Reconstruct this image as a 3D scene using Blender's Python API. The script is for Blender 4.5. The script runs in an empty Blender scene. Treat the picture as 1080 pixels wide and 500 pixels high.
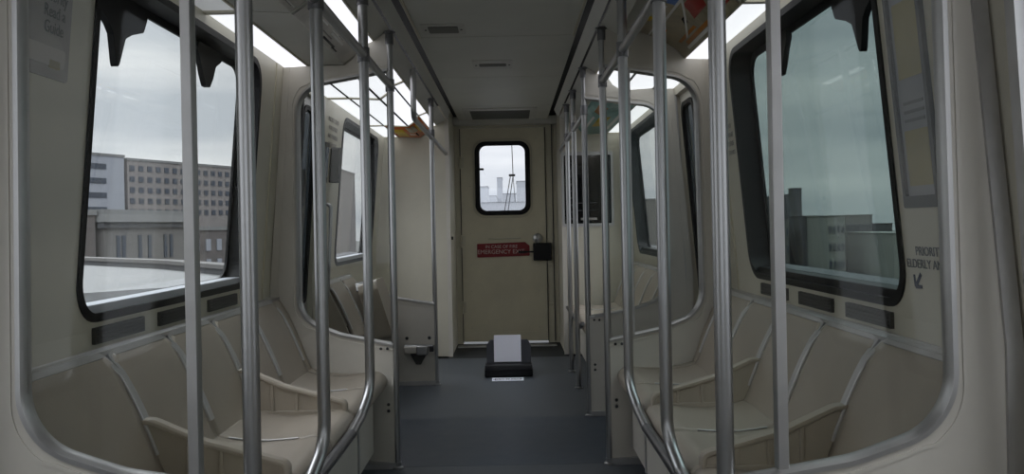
import bpy, bmesh, math, random
from mathutils import Vector, Matrix
random.seed(7)
PI = math.pi
sc = bpy.context.scene
COL = sc.collection

# ------------------------------------------------------------------ materials
def lin(c):
    return tuple((x/12.92 if x <= .04045 else ((x+.055)/1.055)**2.4) for x in c)
def mat(name, col, rough=.5, metal=0., spec=.5, noise=0., nscale=6., bump=0., bscale=60., stretch=None, coat=0., srgb=True):
    m = bpy.data.materials.new(name); m.use_nodes = True
    nt = m.node_tree; b = nt.nodes['Principled BSDF']
    c = lin(col) if srgb else col
    b.inputs['Base Color'].default_value = (*c, 1)
    b.inputs['Roughness'].default_value = rough
    b.inputs['Metallic'].default_value = metal
    b.inputs['Specular IOR Level'].default_value = spec
    b.inputs['Coat Weight'].default_value = coat
    tc = nt.nodes.new('ShaderNodeTexCoord')
    mp = nt.nodes.new('ShaderNodeMapping')
    if stretch: mp.inputs['Scale'].default_value = stretch
    nt.links.new(tc.outputs['Object'], mp.inputs['Vector'])
    if noise:
        n = nt.nodes.new('ShaderNodeTexNoise'); n.inputs['Scale'].default_value = nscale
        n.inputs['Detail'].default_value = 6; n.inputs['Roughness'].default_value = .6
        nt.links.new(mp.outputs['Vector'], n.inputs['Vector'])
        r = nt.nodes.new('ShaderNodeValToRGB')
        r.color_ramp.elements[0].position = .3; r.color_ramp.elements[1].position = .7
        r.color_ramp.elements[0].color = (*[x*(1-noise) for x in c], 1)
        r.color_ramp.elements[1].color = (*[min(1, x*(1+noise*.6)) for x in c], 1)
        nt.links.new(n.outputs['Fac'], r.inputs['Fac']); nt.links.new(r.outputs['Color'], b.inputs['Base Color'])
        mr = nt.nodes.new('ShaderNodeMapRange'); mr.inputs['To Min'].default_value = rough*.85; mr.inputs['To Max'].default_value = min(1, rough*1.15)
        nt.links.new(n.outputs['Fac'], mr.inputs['Value']); nt.links.new(mr.outputs['Result'], b.inputs['Roughness'])
    if bump:
        n2 = nt.nodes.new('ShaderNodeTexNoise'); n2.inputs['Scale'].default_value = bscale; n2.inputs['Detail'].default_value = 3
        nt.links.new(mp.outputs['Vector'], n2.inputs['Vector'])
        bp = nt.nodes.new('ShaderNodeBump'); bp.inputs['Strength'].default_value = bump; bp.inputs['Distance'].default_value = .002
        nt.links.new(n2.outputs['Fac'], bp.inputs['Height']); nt.links.new(bp.outputs['Normal'], b.inputs['Normal'])
    return m
def emit(name, col, s, cell=0):
    m = bpy.data.materials.new(name); m.use_nodes = True
    nt = m.node_tree; b = nt.nodes['Principled BSDF']
    b.inputs['Base Color'].default_value = (.8, .8, .82, 1); b.inputs['Roughness'].default_value = .4
    b.inputs['Emission Color'].default_value = (*col, 1); b.inputs['Emission Strength'].default_value = s
    return m
def glass(name, tint, refl=1.0, rough=0.0):
    m = bpy.data.materials.new(name); m.use_nodes = True
    nt = m.node_tree; nt.nodes.clear()
    out = nt.nodes.new('ShaderNodeOutputMaterial'); mix = nt.nodes.new('ShaderNodeMixShader')
    t = nt.nodes.new('ShaderNodeBsdfTransparent'); t.inputs['Color'].default_value = (*tint, 1)
    g = nt.nodes.new('ShaderNodeBsdfGlossy'); g.inputs['Roughness'].default_value = rough
    t.inputs['Color'].default_value = (*[x**.5 for x in tint], 1)      # light crosses two faces of the pane
    lw = nt.nodes.new('ShaderNodeLayerWeight'); lw.inputs['Blend'].default_value = .5
    pw = nt.nodes.new('ShaderNodeMath'); pw.operation = 'POWER'; pw.inputs[1].default_value = 5
    f = nt.nodes.new('ShaderNodeMath'); f.operation = 'MULTIPLY_ADD'; f.inputs[1].default_value = .6; f.inputs[2].default_value = .035
    nt.links.new(lw.outputs['Facing'], pw.inputs[0]); nt.links.new(pw.outputs[0], f.inputs[0])
    mu = nt.nodes.new('ShaderNodeMath'); mu.operation = 'MULTIPLY'; mu.inputs[1].default_value = refl
    nt.links.new(f.outputs[0], mu.inputs[0]); nt.links.new(mu.outputs[0], mix.inputs[0])
    nt.links.new(t.outputs[0], mix.inputs[1]); nt.links.new(g.outputs[0], mix.inputs[2])
    nt.links.new(mix.outputs[0], out.inputs[0])
    return m

M = dict(
    wall=mat('wall_panel_beige', (.785, .765, .70), .42, noise=.07, nscale=3, bump=.15, bscale=120),
    part=mat('partition_laminate', (.79, .77, .73), .35, noise=.06, nscale=5, bump=.1, bscale=150),
    seat=mat('seat_plastic', (.65, .61, .555), .42, noise=.08, nscale=5, bump=.25, bscale=200),
    arm=mat('armrest_plastic', (.67, .63, .57), .4, noise=.08, nscale=8, bump=.2, bscale=200),
    steel=mat('brushed_steel', (.68, .68, .68), .34, metal=1, noise=.04, nscale=5),
    dsteel=mat('worn_steel', (.50, .50, .51), .36, metal=1, noise=.2, nscale=14),
    alu=mat('aluminium_trim', (.74, .735, .73), .42, metal=.9, noise=.1, nscale=10),
    ceil=mat('ceiling_panel', (.80, .80, .76), .5, noise=.07, nscale=2.2),
    ceilv=mat('ceiling_soffit', (.76, .755, .72), .45, noise=.07, nscale=3),
    slot=mat('slot_black', (.04, .04, .04), .8),
    rubber=mat('black_rubber', (.07, .07, .075), .5, spec=.25),
    blackp=mat('black_paint', (.07, .07, .08), .5, spec=.3),
    dark=mat('dark_grey', (.2, .2, .205), .5),
    vent=mat('vent_dark', (.27, .265, .25), .6),
    door=mat('door_cream_paint', (.82, .79, .69), .4, noise=.1, nscale=3, bump=.1),
    jamb=mat('jamb_cream_paint', (.76, .735, .65), .45, noise=.1, nscale=4),
    red=mat('sign_red', (.50, .06, .09), .45),
    signtxt=mat('sign_white_text', (.80, .70, .68), .5),
    ink=mat('sticker_ink', (.36, .36, .35), .6),
    inkblue=mat('sticker_blue_black', (.12, .13, .22), .6),
    paper=mat('white_paper', (.96, .96, 1.), .6),
    plac=mat('placard_grey', (.62, .60, .58), .5, noise=.25, nscale=7),
    lframe=mat('notice_frame', (.34, .34, .33), .5),
    notice=mat('notice_paper', (.60, .60, .60), .5, noise=.1, nscale=5),
    noticey=mat('notice_yellow', (.62, .58, .42), .5, noise=.12, nscale=8),
    adgrey=mat('advert_grey', (.84, .82, .79), .45, noise=.2, nscale=7),
    adtan=mat('advert_tan', (.70, .65, .54), .35, noise=.35, nscale=9),
    blue=mat('advert_blue', (.35, .56, .88), .4), adred=mat('advert_red', (.72, .20, .17), .4),
    adwhite=mat('advert_white', (.95, .94, .92), .4), orange=mat('advert_orange', (.85, .45, .16), .4, noise=.2, nscale=20),
    yellow=mat('advert_yellow', (.88, .75, .25), .4), teal=mat('advert_teal', (.56, .72, .70), .4, noise=.25, nscale=10),
    amber=mat('advert_amber', (.78, .52, .25), .45),
    sill=mat('sill_pale_metal', (.80, .81, .84), .35, metal=.3),
    vent2=mat('faded_print', (.48, .48, .47), .6),
    noticep=mat('worn_patch', (.72, .70, .68), .6),
    strim=mat('seat_metal_edging', (.78, .775, .77), .38, metal=.75, noise=.1, nscale=12),
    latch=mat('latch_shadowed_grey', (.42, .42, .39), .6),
    light=emit('diffuser_lit', (.93, .94, 1.0), 1.02),
    lighto=emit('diffuser_dim', (.93, .95, 1.0), .22),
    gside=glass('glass_left_window', (.93, .94, .95)),
    gright=glass('glass_right_window_tint', (.27, .335, .325)),
    gpart=glass('glass_partition', (.92, .94, .915), .45),
    gclear=glass('glass_end_door', (.97, .98, 1.)),
    gdark=glass('glass_dark', (.05, .06, .07), 1.3),
    floor=mat('floor_rubber_grey', (.295, .315, .335), .5, noise=.16, nscale=30, bump=.5, bscale=400),
    floorb=mat('floor_vestibule_blue', (.20, .24, .285), .42, noise=.1, nscale=12, bump=.3, bscale=300),
    floord=mat('floor_dark_mat', (.15, .16, .165), .7, noise=.2, nscale=30, bump=.5, bscale=300),
)

# ------------------------------------------------------------------ mesh helper
class MB:
    def __init__(s): s.v = []; s.f = []
    def add(s, vs, fs):
        o = len(s.v); s.v += [tuple(p) for p in vs]; s.f += [tuple(i+o for i in f) for f in fs]; return s
    def box(s, x0, x1, y0, y1, z0, z1, rot=None, pivot=None):
        vs = [Vector((x, y, z)) for z in (z0, z1) for y in (y0, y1) for x in (x0, x1)]
        if rot is not None:
            pv = Vector(pivot) if pivot else sum(vs, Vector())/8
            vs = [rot @ (p-pv)+pv for p in vs]
        return s.add(vs, [(0, 2, 3, 1), (4, 5, 7, 6), (0, 1, 5, 4), (1, 3, 7, 5), (3, 2, 6, 7), (2, 0, 4, 6)])
    def sweep(s, path, prof, up=(0, 0, 1), closed=False, cap=True):
        """prof: list of (a,b) - a along side vector, b along up-ish vector"""
        P = [Vector(p) for p in path]; n = len(P); k = len(prof); vs = []
        t0 = (P[1]-P[0]).normalized(); u = Vector(up); u = (u-u.dot(t0)*t0)
        if u.length < 1e-4: u = Vector((1, 0, 0)); u = u-u.dot(t0)*t0
        u.normalize(); pt = t0
        for i in range(n):
            if closed: t = (P[(i+1) % n]-P[i-1]).normalized()
            else: t = (P[min(i+1, n-1)]-P[max(i-1, 0)]).normalized()
            q = pt.rotation_difference(t); u = q @ u; u = (u-u.dot(t)*t).normalized(); pt = t
            w = t.cross(u)
            for a, b in prof: vs.append(P[i]+w*a+u*b)
        fs = []
        for i in range(n if closed else n-1):
            j = (i+1) % n
            for c in range(k):
                d = (c+1) % k; fs.append((i*k+c, i*k+d, j*k+d, j*k+c))
        if cap and not closed: fs += [tuple(range(k))[::-1], tuple((n-1)*k+c for c in range(k))]
        return s.add(vs, fs)
    def tube(s, path, r, seg=16, closed=False):
        return s.sweep(path, [(r*math.cos(2*PI*i/seg), r*math.sin(2*PI*i/seg)) for i in range(seg)], closed=closed)
    def cyl(s, a, b, r, seg=20): return s.tube([a, b], r, seg)
    def slab(s, loops, mapf, t):
        bm = bmesh.new(); es = []; idx = []
        for lp in loops:
            vs = [bm.verts.new((u, v, 0)) for u, v in lp]
            for i in range(len(vs)): es.append(bm.edges.new((vs[i], vs[(i+1) % len(vs)])))
        bm.verts.ensure_lookup_table(); bm.verts.index_update()
        ne = [(e.verts[0].index, e.verts[1].index) for e in es]
        bmesh.ops.triangle_fill(bm, use_beauty=True, use_dissolve=False, edges=es, normal=(0, 0, 1))
        bm.verts.index_update()
        co = [(v.co.x, v.co.y) for v in bm.verts]; n = len(co)
        fs = [tuple(v.index for v in f.verts) for f in bm.faces]
        bm.free()
        vs = [mapf(u, v, 0) for u, v in co]+[mapf(u, v, t) for u, v in co]
        F = fs+[tuple(i+n for i in f[::-1]) for f in fs]+[(a, b, b+n, a+n) for a, b in ne]
        return s.add(vs, F)
    def grid(s, fn, nu, nv):
        vs = [fn(i/nu, j/nv) for j in range(nv+1) for i in range(nu+1)]
        return s.add(vs, [(j*(nu+1)+i, j*(nu+1)+i+1, (j+1)*(nu+1)+i+1, (j+1)*(nu+1)+i) for j in range(nv) for i in range(nu)])
    def lathe(s, prof, c, axis='Y', seg=24):
        vs = []
        for i in range(seg):
            a = 2*PI*i/seg
            for r, h in prof:
                p = {'Y': (r*math.cos(a), h, r*math.sin(a)), 'Z': (r*math.cos(a), r*math.sin(a), h), 'X': (h, r*math.cos(a), r*math.sin(a))}[axis]
                vs.append((p[0]+c[0], p[1]+c[1], p[2]+c[2]))
        k = len(prof); fs = []
        for i in range(seg):
            j = (i+1) % seg
            for q in range(k-1): fs.append((i*k+q, i*k+q+1, j*k+q+1, j*k+q))
        return s.add(vs, fs)
    def build(s, name, m, parent=None, origin=None, bevel=0, solid=0, smooth=True, sub=0, merge=True):
        me = bpy.data.meshes.new(name)
        o = Vector(origin) if origin is not None else (Vector(parent.get('_o', (0, 0, 0))) if parent else Vector((0, 0, 0)))
        me.from_pydata([tuple(Vector(p)-o) for p in s.v], [], s.f)
        bm = bmesh.new(); bm.from_mesh(me)
        if merge: bmesh.ops.remove_doubles(bm, verts=bm.verts, dist=1e-5)
        bmesh.ops.recalc_face_normals(bm, faces=bm.faces); bm.to_mesh(me); bm.free()
        me.materials.append(m)
        if smooth:
            me.shade_smooth(); me.set_sharp_from_angle(angle=math.radians(38))
        ob = bpy.data.objects.new(name, me); COL.objects.link(ob)
        if parent: ob.parent = parent; ob['_o'] = tuple(o)
        else: ob.location = o; ob['_o'] = tuple(o)
        if solid:
            md = ob.modifiers.new('Solidify', 'SOLIDIFY'); md.thickness = solid; md.offset = 0
        if bevel:
            md = ob.modifiers.new('Bevel', 'BEVEL'); md.width = bevel; md.segments = 3; md.limit_method = 'ANGLE'; md.angle_limit = math.radians(40)
        return ob

def tag(o, label=None, cat=None, group=None, kind=None):
    if label: o['label'] = label
    if cat: o['category'] = cat
    if group: o['group'] = group
    if kind: o['kind'] = kind
    return o
def empty(name, loc, label=None, cat=None, group=None, kind=None):
    o = bpy.data.objects.new(name, None); COL.objects.link(o); o.location = loc; o['_o'] = tuple(loc)
    o.empty_display_size = .1
    return tag(o, label, cat, group, kind)
def text(name, body, m, size, loc, R, parent=None, ext=.0006, align='CENTER', sx=1.):
    cu = bpy.data.curves.new(name, 'FONT'); cu.body = body; cu.size = size; cu.extrude = ext; cu.align_x = align; cu.align_y = 'CENTER'
    tmp = bpy.data.objects.new(name, cu); me = bpy.data.meshes.new_from_object(tmp); bpy.data.objects.remove(tmp); bpy.data.curves.remove(cu)
    me.materials.clear(); me.materials.append(m); o = bpy.data.objects.new(name, me); COL.objects.link(o)
    mw = Matrix.Translation(loc) @ R.to_4x4() @ Matrix.Diagonal((sx, 1, 1, 1))
    if parent:
        o.parent = parent; mw = Matrix.Translation(-Vector(parent['_o'])) @ mw
    o.matrix_basis = mw
    return o
def fillet(pts, rad, n=8, closed=False):
    """2D / 3D rounding of polyline corners; rad list or number"""
    P = [Vector(p) for p in pts]; N = len(P); out = []
    for i in range(N):
        r = rad[i] if isinstance(rad, (list, tuple)) else rad
        if (not closed and i in (0, N-1)) or r <= 0: out.append(P[i]); continue
        a, b, c = P[i-1], P[i], P[(i+1) % N]
        d1 = (a-b).normalized(); d2 = (c-b).normalized(); ang = d1.angle(d2)
        t = min(r/math.tan(ang/2), (a-b).length*.49, (c-b).length*.49)
        p1 = b+d1*t; p2 = b+d2*t
        bis = (d1+d2).normalized(); rr = t*math.tan(ang/2); ce = b+bis*(rr/math.sin(ang/2))
        v1 = p1-ce; v2 = p2-ce; sw = v1.angle(v2)
        for k in range(n+1):
            f = k/n; out.append(ce+(v1*math.sin((1-f)*sw)+v2*math.sin(f*sw))/math.sin(sw))
    return out
def v2(l): return [(p[0], p[1]) for p in l]
def rrect(x0, x1, y0, y1, r, n=8):
    return v2(fillet([(x0, y0), (x1, y0), (x1, y1), (x0, y1)], r, n, True))

# ------------------------------------------------------------------ geometry constants
H = 1.12
def wx(Z): return 1.115 if Z < .85 else 1.115-.088*(Z-.85)
YB = -1.3; YE = 8.13; YC = 7.36
WIN = [(2.28, 3.75), (5.6, 7.06)]
WZ = (.885, 1.850)
DOORS = [(.62, 1.66), (4.24, 4.99)]
DTOP = 1.86

# ------------------------------------------------------------------ setting: floor
def struct(mb, name, m, **k): return tag(mb.build(name, m, **k), kind='structure')
struct(MB().box(-1.2, 1.2, YB, 8.5, -.12, -.012), 'floor', M['floord'])
struct(MB().box(-1.13, 1.13, YB, 3.995, -.012, 0), 'floor_covering', M['floor'])
struct(MB().box(-1.13, 1.13, 3.995, 4.99, -.012, .0005), 'floor_vestibule', M['floorb'])
struct(MB().box(-1.13, 1.13, 4.99, 7.25, -.012, 0), 'floor_covering', M['floor'])
struct(MB().box(-.5, .5, 7.25, 8.13, -.012, .0), 'floor_end_mat', M['floord'])
struct(MB().box(-.46, .46, 7.88, 7.96, -.01, .012), 'trim_1', M['alu'], bevel=.004)

# ------------------------------------------------------------------ setting: side walls
def wall(s, name):
    mb = MB()
    mp = lambda y, z, d: (s*(wx(z)+d), y, z)
    # lower, below window sill, between the doors
    ys = [YB, DOORS[0][0], DOORS[0][1], DOORS[1][0], DOORS[1][1], YE]
    for a, b in ((ys[0], ys[1]), (ys[2], ys[3]), (ys[4], ys[5])):
        mb.box(min(s*1.115, s*1.19), max(s*1.115, s*1.19), a, b, 0, .85)
    top = 1.93; bot = .85
    out = [(YB, bot), (ys[1], bot), (ys[1], DTOP), (ys[2], DTOP), (ys[2], bot), (ys[3], bot), (ys[3], DTOP), (ys[4], DTOP), (ys[4], bot), (YE, bot), (YE, top), (YB, top)]
    loops = [out]+[rrect(a, b, WZ[0], WZ[1], .11) for a, b in WIN]
    mb.slab(loops, lambda y, z, d: (s*(wx(max(z, .8501))+d), y, z), .075)
    o = struct(mb, name, M['wall'])
    return o
wall(-1, 'wall_left'); wall(1, 'wall_right')
# outer roof and rear end of the carriage
mb = MB()
mb.box(-1.13, 1.13, YB, 8.3, 2.2, 2.25)
for s in (-1, 1): mb.box(min(s*1.08, s*1.13), max(s*1.08, s*1.13), YB, 8.3, 1.88, 2.2)
struct(mb, 'ceiling_outer_roof', M['ceilv'])
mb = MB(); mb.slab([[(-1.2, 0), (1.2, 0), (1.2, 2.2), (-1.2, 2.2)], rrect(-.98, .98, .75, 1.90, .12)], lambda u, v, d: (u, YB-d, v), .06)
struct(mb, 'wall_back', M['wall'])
struct(MB().slab([rrect(-1.0, 1.0, .73, 1.92, .12)], lambda u, v, d: (u, YB-.025-d, v), .006), 'window_6', M['gclear'])  # unseen rear window, added to throw daylight on surfaces facing the camera

def window(idx, s, yr, gm):
    a, b = yr
    root = empty('window_%d' % idx, (s*1.1, (a+b)/2, WZ[0]), kind='structure')
    X = lambda y, z, d: (s*(wx(max(z, .8501))+d), y, z)
    # face ring
    mb = MB(); mb.slab([rrect(a-.012, b+.012, WZ[0]-.012, WZ[1]+.012, .12), rrect(a+.012, b-.012, WZ[0]+.012, WZ[1]-.012, .10)], lambda y, z, d: X(y, z, d-.006), .012)
    # sleeve
    lo = rrect(a+.006, b-.006, WZ[0]+.006, WZ[1]-.006, .105, 10)
    P0 = [X(y, z, .0) for y, z in lo]; P1 = [X(y, z, .095) for y, z in lo]; n = len(lo)
    mb.add(P0+P1, [(i, (i+1) % n, n+(i+1) % n, n+i) for i in range(n)])
    mb.build('frame', M['rubber'], root)
    mb = MB(); mb.slab([rrect(a, b, WZ[0], WZ[1], .11), rrect(a+.03, b-.03, WZ[0]+.035, WZ[1]-.03, .09)], lambda y, z, d: X(y, z, d+.082), .01)
    mb.build('gasket', M['rubber'], root)
    mb = MB(); mb.slab([rrect(a+.02, b-.02, WZ[0]+.02, WZ[1]-.02, .09)], lambda y, z, d: X(y, z, d+.086), .004)
    mb.build('pane', gm, root)
    # aluminium sill inside the recess
    mb = MB(); mb.box(min(s*1.122, s*1.185), max(s*1.122, s*1.185), a+.06, b-.06, WZ[0]+.008, WZ[0]+.036)
    mb.build('sill', M['sill'] if s < 0 else M['rubber'], root, bevel=.003)
    # dark tapering brackets that hang from the head of the frame
    if idx <= 2:
        for yc, w, sp in ((2.56, .34, .075), (3.30, .26, 0)):
            z0 = WZ[1]-.02
            if sp: lp = [(yc-w/2, z0), (yc-w/2, z0-.05), (yc-.075, z0-.10), (yc-.05, z0-.12), (yc-.020, z0-.20), (yc-.010, z0-.215), (yc+.002, z0-.20), (yc+.03, z0-.12), (yc+.07, z0-.10), (yc+w/2-.02, z0-.075), (yc+w/2, z0-.03), (yc+w/2, z0)]
            else: lp = [(yc-w/2, z0), (yc-w/2, z0-.03), (yc-.09, z0-.07), (yc-.06, z0-.11), (yc-.02, z0-.15), (yc+.02, z0-.15), (yc+.05, z0-.11), (yc+.07, z0-.06), (yc+w/2, z0-.03), (yc+w/2, z0)]
            lp = v2(fillet(lp, .014, 3, True))
            mb = MB(); mb.slab([lp], lambda y, z, d: X(y, z, d+.062), .02); mb.build('bracket', M['rubber'], root, bevel=.003)
    return root
window(1, -1, WIN[0], M['gside']); window(2, 1, WIN[0], M['gright'])
window(3, -1, WIN[1], M['gside']); window(4, 1, WIN[1], M['gside'])

def side_door(idx, s, yr):
    a, b = yr; m = (a+b)/2
    root = empty('door_%d' % idx, (s*1.12, m, 0), kind='structure')
    X = lambda y, z, d: (s*(wx(max(z, .8501))+d), y, z)
    for (p, q) in ((a, m-.004), (m+.004, b)):
        wl = rrect(p+.045, q-.045, .72, 1.79, .06)
        mb = MB(); mb.slab([[(p, .0), (q, .0), (q, .85), (q, DTOP), (p, DTOP), (p, .85)], wl], lambda y, z, d: (s*(1.115-.088*max(0, z-.85)+.03+d), y, z), .03)
        leaf = mb.build('leaf', M['alu'] if s < 0 else M['part'], root)
        mb = MB(); mb.slab([rrect(p+.022, q-.022, .70, 1.81, .075), rrect(p+.05, q-.05, .725, 1.785, .06)], lambda y, z, d: (s*(1.115-.088*max(0, z-.85)+.022+d), y, z), .02)
        mb.build('gasket', M['rubber'], leaf)
        mb = MB(); mb.slab([rrect(p+.04, q-.04, .715, 1.795, .06)], lambda y, z, d: (s*(1.115-.088*max(0, z-.85)+.04+d), y, z), .005)
        mb.build('pane', M['gdark'] if idx > 2 else M['gside'], leaf)
    mb = MB()
    mb.box(min(s*1.12, s*1.15), max(s*1.12, s*1.15), m-.012, m+.012, 0, .85)
    mb.slab([[(m-.012, .85), (m+.012, .85), (m+.012, DTOP), (m-.012, DTOP)]], lambda y, z, d: X(y, z, d+.02), .03)
    mb.build('edge_seal', M['rubber'], root)
    # frame post trims
    for y in (a, b):
        mb = MB(); mb.slab([[(y-.016, .0), (y+.016, .0), (y+.016, DTOP+.02), (y-.016, DTOP+.02)]], lambda yy, z, d: (s*(1.115-.088*max(0, z-.85)-.008+d), yy, z), .02)
        mb.build('door_post', M['alu'], root)
side_door(1, -1, DOORS[0]); side_door(2, 1, DOORS[0]); side_door(3, -1, DOORS[1]); side_door(4, 1, DOORS[1])

# wall joint trims: vertical seam just before the far partition
for k, (s, y) in enumerate([(-1, 3.98), (1, 3.98)]):
    mb = MB(); mb.slab([[(y, .80), (y+.008, .80), (y+.008, 1.9), (y, 1.9)]], lambda yy, z, d: (s*(wx(max(z, .8501))-.004+d), yy, z), .01)
    struct(mb, 'trim_%d' % (k+2), M['jamb'])

# ------------------------------------------------------------------ ceiling and coves
P = [(1.03, 1.905), (.90, 1.905), (.715, 1.895), (.665, 1.93), (.635, 1.975), (.57, 2.0), (.492, 2.045)]
PR = [(1.03, 1.905), (.90, 1.905), (.86, 1.945), (.80, 1.982), (.72, 2.012), (.635, 2.03), (.492, 2.045)]
ceil_root = empty('ceiling', (0, 3.5, 2.12), kind='structure')
seams = [YB, .9, 2.1, 3.3, 4.5, 5.73, 7.1, YE]
for a, b in zip(seams[:-1], seams[1:]):
    mb = MB(); mb.box(-.418, .418, a+.004, b-.004, 2.12, 2.14); mb.build('panel', M['ceil'], ceil_root, bevel=.003)
MB().box(-.7, .7, YB, YE, 2.165, 2.175).build('backing', M['slot'], ceil_root)
for s in (-1, 1):
    mb = MB(); mb.sweep([(s*.4605, YB, 2.09), (s*.4605, YC, 2.09)], [(.010, .028), (-.022, -.036), (-.018, -.042), (.014, .022)] if s < 0 else [(-.010, .028), (.022, -.036), (.018, -.042), (-.014, .022)])
    mb.build('slot_strip', M['ceilv'], ceil_root)
    mb = MB()
    for a, b in zip(seams[3:5], seams[4:6]): pass
    mb.box(s*.405-.005, s*.405+.005, 1.2, 4.49, 2.113, 2.121); mb.build('hatch_edge', M['jamb'], ceil_root)
def cove(s, p, q, y0, y1, m, name, parent=None, th=.012, **k):
    mb = MB(); a = Vector((p[0], 0, p[1])); b = Vector((q[0], 0, q[1])); d = (b-a).normalized(); n = Vector((-d.z, 0, d.x))
    if n.z < 0: n = -n
    pts = [a, b, b+n*th, a+n*th]
    mb.add([(s*v.x, y, v.z) for y in (y0, y1) for v in pts], [(0, 1, 2, 3), (7, 6, 5, 4), (0, 4, 5, 1), (1, 5, 6, 2), (2, 6, 7, 3), (3, 7, 4, 0)])
    return mb.build(name, m, parent, **k)
# joints that ring the cove: (y ranges)
def soffit(s, prof, i0, i1, y0, y1, m):
    for i in range(i0, i1): cove(s, prof[i], prof[i+1], y0, y1, m, 'cove_panel', ceil_root)
L = [(YB, 1.76), (1.80, 3.04), (3.05, 4.13), (4.19, 5.1), (5.11, 6.5), (6.51, YC)]
lights = []
def lamp(s, prof, i0, i1, y0, y1, m, label, grp, arclip=.012):
    root = empty('cove_light', (s*prof[i0][0], (y0+y1)/2, prof[i0][1]), label, 'ceiling light', grp)
    for i in range(i0, i1): cove(s, prof[i], prof[i+1], y0+.01, y1-.01, m, 'diffuser', root, .010)
    mb = MB()
    for pt in (prof[i0], prof[i1]):
        mb.box(s*pt[0]-.0045, s*pt[0]+.0045, y0, y1, pt[1]-.005, pt[1]+.006)
    mb.build('frame', M['jamb'], root)
    for y in (y0+.004, y1-.004):
        MB().sweep([(s*prof[i][0], y, prof[i][1]-.002) for i in range(i0, i1+1)], [(-.007, -.006), (.007, -.006), (.007, .006), (-.007, .006)], up=(0, 0, 1)).build('end_bar', M['jamb'], root)
    return root
G1 = 'fluorescent cove lights along the ceiling edge'
def addseg(y0, y1, s, lower, flat, slant, upper, place):
    prof = P if s < 0 or not slant == 'adR' else PR
    side = 'left' if s < 0 else 'right'
    if lower: lamp(s, P, 0, 1, y0, y1, M['light'] if lower == 1 else M['lighto'], '%s diffuser strip above the %s windows, %s' % ('lit white' if lower == 1 else 'dim grey', side, place), 'cove diffuser strips')
    else: soffit(s, P, 0, 1, y0, y1, M['ceilv'])
    if slant == 'adR':
        soffit(s, PR, 5, 6, y0, y1, M['ceilv']); return
    if flat == 1: lamp(s, P, 1, 2, y0, y1, M['light'], 'wide flat lit ceiling panel over the %s side, %s' % (side, place), 'cove diffuser panels')
    else: soffit(s, P, 1, 2, y0, y1, M['ceilv'])
    if slant == 1: lamp(s, P, 2, 4, y0, y1, M['light'], 'slanted lit ceiling panel over the %s side, %s' % (side, place), 'cove diffuser panels')
    elif slant == 0: soffit(s, P, 2, 4, y0, y1, M['ceilv'])
    if upper: lamp(s, P, 4, 5, y0, y1, M['light'], 'narrow lit strip high in the %s cove, %s' % (side, place), 'cove diffuser strips')
    else: soffit(s, P, 4, 5, y0, y1, M['ceilv'])
for s in (-1, 1):
    soffit(s, P, 5, 6, YB, YC, M['ceilv'])
addseg(*L[0], -1, 1, 0, 0, 1, 'over the camera end'); addseg(*L[0], 1, 1, 0, 0, 1, 'over the camera end')
addseg(*L[1], -1, 2, 0, 2, 1, 'over the nearest seats'); addseg(*L[1], 1, 1, 0, 'adR', 0, 'over the nearest seats')
addseg(*L[2], -1, 1, 0, 2, 1, 'over the far half of the near bench'); addseg(*L[2], 1, 1, 0, 'adR', 0, 'over the far half of the near bench')
for s in (-1, 1):
    addseg(*L[3], s, 1, 1, 1, 1, 'above the side doors')
addseg(*L[4], -1, 1, 1, 1, 1, 'just beyond the side doors')
addseg(5.11, YC, 1, 1, 0, 2, 0, 'over the far bench')
addseg(*L[5], -1, 1, 0, 2, 1, 'against the end cabinet')

# advert cards in the coves
def card(s, prof, i0, i1, y0, y1, m, label, cat='advert', off=.004):
    root = empty('advert_card', (s*prof[i0][0], (y0+y1)/2, prof[i0][1]), label, cat, 'advert cards in the ceiling coves')
    pts = [Vector((p[0], 0, p[1])) for p in prof[i0:i1+1]]
    cum = [0]
    for a, b in zip(pts[:-1], pts[1:]): cum.append(cum[-1]+(b-a).length)
    def at(t, y, d=0):
        L_ = max(0, min(1, t))*cum[-1]
        for i in range(len(pts)-1):
            if L_ <= cum[i+1]+1e-9: break
        a, b = pts[i], pts[i+1]; f = (L_-cum[i])/(cum[i+1]-cum[i]); p = a.lerp(b, f); dd = (b-a).normalized(); n = Vector((-dd.z, 0, dd.x))
        if n.z > 0: n = -n
        p = p+n*(off+d); return (s*p.x, y, p.z)
    def patch(t0, t1, ya, yb, mm, name='print', d=.0012, skew=0, nt=6):
        mb = MB(); mb.grid(lambda u, v: at(t0+(t1-t0)*v, ya+(yb-ya)*u+skew*v, d), 1, nt)
        return mb.build(name, mm, root, solid=.0008)
    mb = MB(); mb.grid(lambda u, v: at(v, y0+(y1-y0)*u, 0), 1, 16); mb.build('sheet', m, root, solid=.0015)
    return root, patch
def busy(patch, y0, y1, mats, n, seed):
    r = random.Random(seed)
    for k in range(n):
        t = r.uniform(.05, .85); y = r.uniform(y0+.03, y1-.25)
        patch(t, t+r.uniform(.03, .09), y, y+r.uniform(.08, .26), r.choice(mats), d=.0012+.0003*(k % 4), nt=2)
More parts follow.
